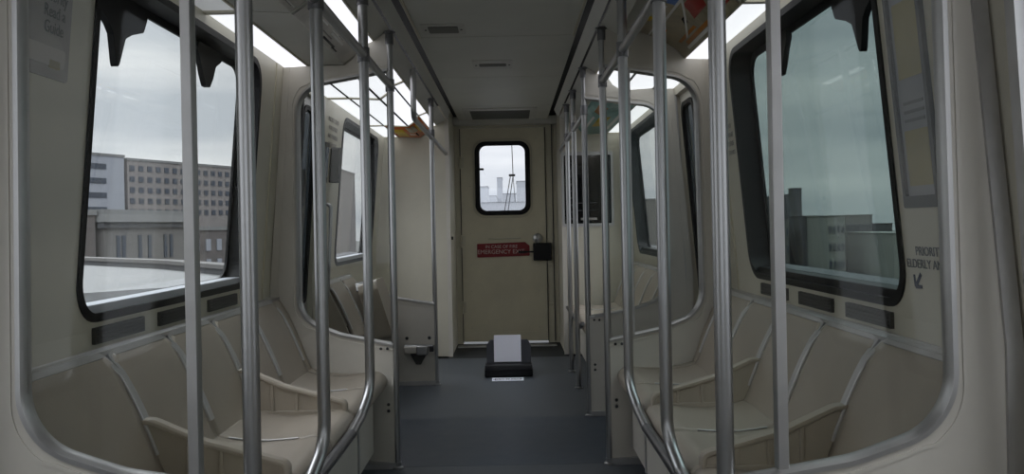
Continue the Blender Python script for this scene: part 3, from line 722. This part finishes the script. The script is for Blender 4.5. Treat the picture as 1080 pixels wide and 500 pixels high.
# priority seating lettering right
pr = empty('priority_lettering', wp(1, 2.14, 1.0), 'dark PRIORITY and ELDERLY lettering with an arrow on the right wall', 'lettering')
Rr = wallrot(1)
text('word', 'PRIORITY', M['ink'], .033, wp(1, 2.20, 1.033, .002), Rr, pr, align='LEFT', sx=1.)
text('word', 'ELDERLY AND', M['ink'], .033, wp(1, 2.255, 1.000, .002), Rr, pr, align='LEFT', sx=1.)
mb = MB(); a0 = (2.185, .975); a1 = (2.22, .940)
def bar(mb, p, q, w):
    d = Vector((q[0]-p[0], q[1]-p[1])).normalized(); n = Vector((-d.y, d.x))*w/2
    mb.slab([[(p[0]+n.x, p[1]+n.y), (q[0]+n.x, q[1]+n.y), (q[0]-n.x, q[1]-n.y), (p[0]-n.x, p[1]-n.y)]], lambda y, z, d_: wp(1, y, z, d_+.001), .001)
bar(mb, a0, a1, .010); bar(mb, a1, (2.222, .972), .009); bar(mb, a1, (2.185, .942), .009)
mb.build('arrow', M['inkblue'], pr)
# small sticker right, beyond window
st = empty('wall_sticker', wp(1, 3.87, 1.5), 'small faint printed sticker on the right wall beyond the window', 'sticker')
Rr2 = wallrot(1)
for k, t in enumerate(('NO', 'SMOKE', 'PLEASE', 'THANKS')): text('word', t, M['plac'], .03, wp(1, 3.86, 1.55-k*.04, .002), Rr2, st)
# placard left
pc = empty('wall_placard', wp(-1, 2.1, 1.6), 'worn grey placard with dark lettering on the left wall beside the window', 'placard')
MB().slab([rrect(1.95, 2.15, 1.50, 1.76, .01)], lambda y, z, d: wp(-1, y, z, d), .003).build('plate', M['plac'], pc)
Rl = wallrot(-1)
for k, t in enumerate(('Priority', 'Read a', 'Guide')): text('word', t, M['ink'], .042, wp(-1, 2.07, 1.695-k*.038, .0045), Rl, pc, sx=.85)
MB().slab([rrect(2.06, 2.11, 1.525, 1.545, .004)], lambda y, z, d: wp(-1, y, z, d+.003), .001).build('scuff', M['noticey'], pc)
MB().slab([rrect(1.96, 2.13, 1.53, 1.575, .01)], lambda y, z, d: wp(-1, y, z, d+.003), .001).build('scuff', M['noticep'], pc)
# beyond the left doors: sticker, intercom, display, vertical bar
sk = empty('wall_sticker', wp(-1, 5.25, 1.72), 'faint four-line printed sticker on the left wall beyond the doors', 'sticker')
for k, t in enumerate(('PRIORITY SEATS', 'FOR ELDERLY', 'AND DISABLED', 'PASSENGERS')): text('word', t, M['plac'], .038, wp(-1, 5.30, 1.79-k*.05, .002), Rl, sk, sx=1.1)
ic = empty('intercom_box', wp(-1, 5.3, 1.5), 'brownish grey intercom box on the left wall beyond the doors', 'intercom')
MB().slab([rrect(5.27, 5.37, 1.41, 1.625, .012)], lambda y, z, d: wp(-1, y, z, d), .055).build('housing', M['vent'], ic, bevel=.008)
MB().box(-1.006, -1.0, 5.285, 5.355, 1.52, 1.59).build('speaker_grille', M['dark'], ic)
MB().box(-1.01, -1.002, 5.295, 5.345, 1.43, 1.48).build('button', M['dark'], ic, bevel=.003)
dp = empty('wall_display', wp(-1, 5.1, 1.5), 'narrow framed dark glass plate on the left wall beside the intercom', 'display')
MB().slab([rrect(5.06, 5.16, 1.40, 1.64, .01)], lambda y, z, d: wp(-1, y, z, d), .015).build('frame', M['lframe'], dp)
MB().slab([rrect(5.075, 5.145, 1.43, 1.61, .006)], lambda y, z, d: wp(-1, y, z, d+.012), .006).build('screen', mat('screen_blue', (.30, .36, .42), .2), dp)
gb = empty('grab_bar', wp(-1, 5.12, 1.0), 'thin vertical grab bar on the left wall beyond the doors', 'grab bar')
MB().tube(fillet([wp(-1, 5.13, 1.27, .0), wp(-1, 5.13, 1.27, .055), wp(-1, 5.13, .70, .06), wp(-1, 5.13, .70, .0)], [0, .03, .03, 0], 6), .011, 14).build('tube', M['steel'], gb)
MB().slab([rrect(5.10, 5.19, 1.17, 1.24, .004)], lambda y, z, d: wp(-1, y, z, d), .006).build('tag_plate', mat('blue_tag', (.28, .36, .55), .4), gb)
o = MB().cyl((-.472, 7.50, 1.02), (-.455, 7.50, 1.02), .014).build('cabinet_latch', M['dark']); tag(o, 'small round dark latch on the left end cabinet side', 'latch')

# ------------------------------------------------------------------ black box with white sheet on the floor
bx = empty('document_box', (.0175, 6.42, 0), 'low black box with a raised back holding a white sheet, on the aisle floor', 'box')
mb = MB(); mb.box(-.161, .196, 6.30, 6.56, .0, .075); base = mb.build('tray', M['blackp'], bx, bevel=.012)
MB().box(-.158, .193, 6.292, 6.315, .055, .092).build('lip', mat('black_plastic_light', (.17, .17, .18), .35), bx, bevel=.008)
lid = v2(fillet([(-.150, .07), (.188, .07), (.188, .205), (.165, .245), (-.127, .245), (-.150, .205)], .015, 4, True))
MB().slab([lid], lambda u, v, d: (u, 6.50+d+(v-.07)*.22, v), .025).build('back', mat('charcoal_plastic', (.22, .225, .25), .4), bx, bevel=.004)
MB().slab([[(-.093, .085), (.113, .085), (.113, .285), (-.093, .285)]], lambda u, v, d: (u, 6.49+d+(v-.07)*.16, v), .002).build('sheet', M['paper'], bx)
lb = empty('floor_label', (.011, 6.24, .001), 'white label strip with black print lying on the floor before the black box', 'label')
MB().box(-.104, .126, 6.15, 6.275, .001, .003).build('strip', M['paper'], lb)
text('print', 'FORM 20 PRINT', M['slot'], .042, (.011, 6.21, .0036), Matrix.Rotation(0, 3, 'X'), lb, ext=.0002, sx=.75)
mb = MB(); mb.slab([rrect(-.085, .107, 6.175, 6.247, .01), rrect(-.08, .102, 6.182, 6.24, .008)], lambda u, v, d: (u, v, .003+d), .0004); mb.build('border', M['slot'], lb)

# ------------------------------------------------------------------ outside world
B = dict(
    brown=mat('facade_brown', (.43, .41, .405), .8, noise=.12, nscale=.2), pale=mat('facade_pale', (.50, .51, .54), .8, noise=.08, nscale=.2),
    stone=mat('facade_stone', (.37, .36, .355), .8, noise=.15, nscale=.3), brick=mat('facade_brick', (.33, .31, .305), .85, noise=.2, nscale=.5),
    win=mat('facade_window', (.20, .22, .26), .3), roof=mat('roof_grey', (.40, .40, .40), .8), conc=mat('concrete', (.44, .44, .44), .8, noise=.1, nscale=.6),
    cdark=mat('concrete_dark', (.28, .28, .29), .8, noise=.1, nscale=.6), haze1=mat('facade_hazy_grey', (.58, .59, .61), .9), haze2=mat('facade_hazy_pale_grey', (.66, .67, .69), .9),  # haze colours: distance haze mixed into the facades of the skyline ahead
    sky1=mat('facade_grey_warm', (.38, .37, .355), .8, noise=.1, nscale=.1), sky2=mat('facade_grey_dark', (.26, .26, .27), .8, noise=.1, nscale=.1), sky3=mat('facade_grey_pale', (.45, .45, .43), .8, noise=.1, nscale=.1),
    ground=mat('street_ground', (.36, .36, .35), .9, noise=.2, nscale=.05))
GZ = -9.
struct(MB().box(-420, 420, -60, 700, GZ-.3, GZ), 'ground', B['ground'])
def building(name, x0, y0, x1, y1, depth, ztop, m, label, rows=0, cols=0, wz=(0, 0), ww=1, wh=1, z0=GZ, cat='building', grp=None, wm=None, parapet=.5):
    """facade from (x0,y0) to (x1,y1) facing the track, body extends behind it"""
    a = Vector((x0, y0, 0)); b = Vector((x1, y1, 0)); t = (b-a).normalized(); n = Vector((-t.y, t.x, 0)); L_ = (b-a).length
    if n.dot(-(a+b)/2) > 0: n = -n      # n points away from the car
    root = empty(name, ((x0+x1)/2, (y0+y1)/2, z0), label, cat, grp)
    def pt(u, v, w): p = a+t*u+n*v; return (p.x, p.y, w)
    def bxx(mb, u0, u1, v0, v1, w0, w1):
        vs = [pt(u, v, w) for w in (w0, w1) for v in (v0, v1) for u in (u0, u1)]
        mb.add(vs, [(0, 2, 3, 1), (4, 5, 7, 6), (0, 1, 5, 4), (1, 3, 7, 5), (3, 2, 6, 7), (2, 0, 4, 6)])
    mb = MB(); bxx(mb, 0, L_, 0, depth, z0, ztop); mb.build('walls', m, root)
    mb = MB(); bxx(mb, -.15, L_+.15, -.15, depth+.15, ztop, ztop+parapet); mb.build('parapet', B['roof'] if parapet > .15 else m, root)
    if rows:
        first = None
        for r in range(rows):
            for c in range(cols):
                u = (c+.5)/cols*L_; z = wz[0]+(wz[1]-wz[0])*(r/(max(1, rows-1)))
                if first is None:
                    mb = MB(); bxx(mb, u-ww/2, u+ww/2, -.12, .05, z-wh/2, z+wh/2); first = mb.build('window', wm or B['win'], root); u0, zz0 = u, z
                else:
                    o = first.copy(); COL.objects.link(o); o.parent = root; d = t*(u-u0); o.location = (first.location.x+d.x, first.location.y+d.y, z-zz0)
    return root, bxx
# left: office block
building('office_block', -79.3, 177, -60.9, 221, 30, 16.3, B['brown'], 'large brown office block with rows of small square windows outside the left window', 5, 20, (5.6, 14.7), 1.25, 1.15)
r_, bxx = building('office_wing', -86.6, 159, -79.6, 176.2, 28, 16.8, B['pale'], 'pale office wing with banded windows left of the brown block', 0, 0)
mb = MB()
for k in range(4): bxx(mb, 4, 14, -.1, .1, 5.4+k*2.9, 6.5+k*2.9)
mb.build('window_band', B['win'], r_)
r_, bxx = building('stone_hall', -41.0, 86, -38.0, 101, 16, 3.1, B['stone'], 'low stone hall with tall slit windows and a flat cornice outside the left window', 0, 0, z0=GZ)
mb = MB(); bxx(mb, -.4, 15.7, -.6, 1, 2.3, 3.1); mb.build('cornice', B['conc'], r_)
mb = MB(); bxx(mb, -.3, 15.9, -.3, .5, 1.7, 2.3); mb.build('frieze', B['cdark'], r_)
mb = MB()
for u in (1.9, 2.8, 5.5, 7.2, 10.1, 11.2): bxx(mb, u, u+.55, -.1, .1, -1.6, .9)
mb.build('slit_window', B['win'], r_)
building('brick_house', -40.5, 108, -34, 126, 14, 1.3, B['brick'], 'dark brick building with small windows at the right edge of the left window', 2, 9, (-3.2, -.6), .9, 1.5, wm=B['pale'])
building('brown_warehouse', -52, 78, -41.6, 85.5, 8, 3.0, B['brick'], 'plain brownish warehouse at the left edge of the left window')
# left guideway that curves away
gw = empty('guideway', (-8, 14, -1), 'pale concrete guideway with parapet curving away outside the left window', 'guideway')
cp = [(-2.7, 10.3), (-4.0, 12.2), (-5.8, 14.6), (-9.2, 18), (-14, 21), (-22, 24), (-40, 28)]
cp = [tuple(p) for p in fillet([(x, y, 0) for x, y in cp], 6, 6)]
mb = MB(); mb.sweep([(x, y, .30) for x, y, _ in cp], [(-.12, -.55), (.12, -.55), (.12, .3), (-.12, .3)]); mb.build('parapet', B['cdark'], gw)
mb = MB(); mb.sweep([(x, y, .62) for x, y, _ in cp], [(-.15, -.03), (.15, -.03), (.15, .03), (-.15, .03)]); mb.build('coping', B['stone'], gw)
mb = MB(); mb.slab([[(-4.0, 9.5)]+[(x, y) for x, y, _ in cp]+[(-40, 9.0), (-4.5, 8.9)]], lambda u, v, d: (u, v, .50-d), .5); mb.build('deck', B['conc'], gw)
# parapet beside the right side
gr = empty('track_parapet', (3.2, 20, 0), 'dark concrete track parapet running along outside the right window', 'parapet')
MB().box(3.0, 3.25, -2, 60, -1.0, .48).build('wall', B['cdark'], gr); MB().box(2.92, 3.33, -2, 60, .48, .60).build('coping', B['cdark'], gr)
struct(MB().box(-2.9, 3.0, -8, 200, -1.4, -.9), 'floor_trackbed', B['cdark'])
# right skyline
D = 150.
def sky(x0, x1, ytop, m, label, d=D, dep=18, name='tower_block', rows=0, cols=0):
    X0 = (x0-2-539)/900*d+.056; X1 = (x1-2-539)/900*d+.056; zt = H+(238-(ytop+.02*((x0+x1)/2-539)))/900*d
    return building(name, X0, d, X1, d, dep, zt, m, label, rows, cols, (zt-3-2.6*(rows-1), zt-2.2) if rows else (0, 0), (X1-X0)/max(1, cols)*.5, 1.2, grp='skyline outside the right window', parapet=.1)
sky(815, 834, 232, B['sky1'], 'low wide block left of the tall tower in the right window', rows=3, cols=5)
r_, bxx = sky(835, 848, 205, B['sky2'], 'tall dark tower with stepped top in the right window', d=190, name='tower')
building('roof_crown', 63.9, 193, 65.9, 193, 3, 8.3, B['sky2'], 'narrow crown of the tall tower in the right window', z0=6.9, cat='roof structure', parapet=.05)
sky(848, 866, 228, B['sky2'], 'dark block right of the tall tower in the right window', rows=3, cols=5)
sky(867, 875, 236, B['sky3'], 'small pale low block in the right window', d=170)
sky(875, 893, 228, B['sky3'], 'pale block in the middle of the right window', d=140, rows=4, cols=4)
sky(894, 922, 227, B['sky1'], 'broad grey block right of the pale one in the right window', rows=4, cols=7)
sky(923, 943, 236, B['sky2'], 'low dark block near the right edge of the right window', rows=2, cols=5)
sky(944, 985, 246, B['sky3'], 'lowest pale block at the right edge of the right window', d=130)
# skyline ahead, through the end door window
def front(x0, x1, ytop, d, m, label):
    X0 = (x0-539)/900*d+.056; X1 = (x1-539)/900*d+.056; zt = H+(238-ytop)/900*d
    building('distant_building', X0, d, X1, d, 20, zt, m, label, grp='distant buildings seen through the end door', parapet=.02)
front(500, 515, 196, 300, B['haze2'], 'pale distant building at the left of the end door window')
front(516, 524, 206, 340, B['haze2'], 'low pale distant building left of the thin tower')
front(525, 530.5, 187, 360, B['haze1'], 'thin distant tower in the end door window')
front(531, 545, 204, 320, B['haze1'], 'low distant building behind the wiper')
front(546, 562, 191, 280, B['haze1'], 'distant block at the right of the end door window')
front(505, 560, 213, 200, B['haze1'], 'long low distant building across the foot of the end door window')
# second pass: buildings seen through far side windows
building('far_block', -60, 300, -110, 300, 30, 22, B['brown'], 'distant block seen through the far left window', grp='distant blocks')
building('far_block', 62, 260, 30, 260, 30, 8, B['sky1'], 'distant block seen through the far right window', grp='distant blocks')

# ------------------------------------------------------------------ world
SKY_BOOST = .5
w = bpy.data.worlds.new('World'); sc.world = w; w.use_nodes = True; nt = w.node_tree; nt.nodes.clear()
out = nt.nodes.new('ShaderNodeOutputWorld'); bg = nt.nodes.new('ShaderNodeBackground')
tc = nt.nodes.new('ShaderNodeTexCoord'); mp = nt.nodes.new('ShaderNodeMapping'); mp.inputs['Scale'].default_value = (1.6, 1.6, 11)
n = nt.nodes.new('ShaderNodeTexNoise'); n.inputs['Scale'].default_value = 1.3; n.inputs['Detail'].default_value = 5; n.inputs['Roughness'].default_value = .5
rp = nt.nodes.new('ShaderNodeValToRGB'); e = rp.color_ramp.elements
e[0].position = .40; e[0].color = (.68, .73, .80, 1); e[1].position = .62; e[1].color = (1.05, 1.07, 1.10, 1)
nt.links.new(tc.outputs['Generated'], mp.inputs['Vector']); nt.links.new(mp.outputs[0], n.inputs['Vector']); nt.links.new(n.outputs['Fac'], rp.inputs['Fac'])
nt.links.new(rp.outputs[0], bg.inputs['Color']); # overcast sky: brighter overhead; extra fill added at sides and rear to light the cabin
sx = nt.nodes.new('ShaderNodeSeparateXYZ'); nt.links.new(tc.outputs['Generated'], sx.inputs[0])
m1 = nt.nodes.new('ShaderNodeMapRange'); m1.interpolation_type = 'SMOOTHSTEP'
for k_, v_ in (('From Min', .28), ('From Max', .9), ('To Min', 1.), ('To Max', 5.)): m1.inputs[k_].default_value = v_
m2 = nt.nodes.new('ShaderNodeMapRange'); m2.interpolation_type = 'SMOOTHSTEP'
for k_, v_ in (('From Min', .75), ('From Max', -.6), ('To Min', 0.), ('To Max', SKY_BOOST)): m2.inputs[k_].default_value = v_
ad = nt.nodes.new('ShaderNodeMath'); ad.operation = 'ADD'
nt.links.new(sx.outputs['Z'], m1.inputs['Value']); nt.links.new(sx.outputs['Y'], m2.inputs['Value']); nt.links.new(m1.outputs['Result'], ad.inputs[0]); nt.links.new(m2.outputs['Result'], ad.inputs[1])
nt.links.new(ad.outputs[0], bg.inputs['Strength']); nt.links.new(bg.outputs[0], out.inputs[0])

# ------------------------------------------------------------------ camera
cam = bpy.data.cameras.new('camera'); co = bpy.data.objects.new('camera', cam); COL.objects.link(co)
cam.sensor_width = 36; cam.lens = 30; cam.shift_x = 1/1080; cam.shift_y = -12/1080; cam.clip_start = .05; cam.clip_end = 2000
co.matrix_world = Matrix.Translation((.056, 0, H)) @ Matrix.Rotation(PI/2, 4, 'X') @ Matrix.Rotation(math.radians(-1.15), 4, 'Z')
sc.camera = co
sc.view_settings.view_transform = 'Standard'; sc.view_settings.look = 'None'; sc.view_settings.gamma = 1; sc.view_settings.exposure = 0
sc.view_settings.use_curve_mapping = False
for o in bpy.data.objects:
    if '_o' in o.keys(): del o['_o']
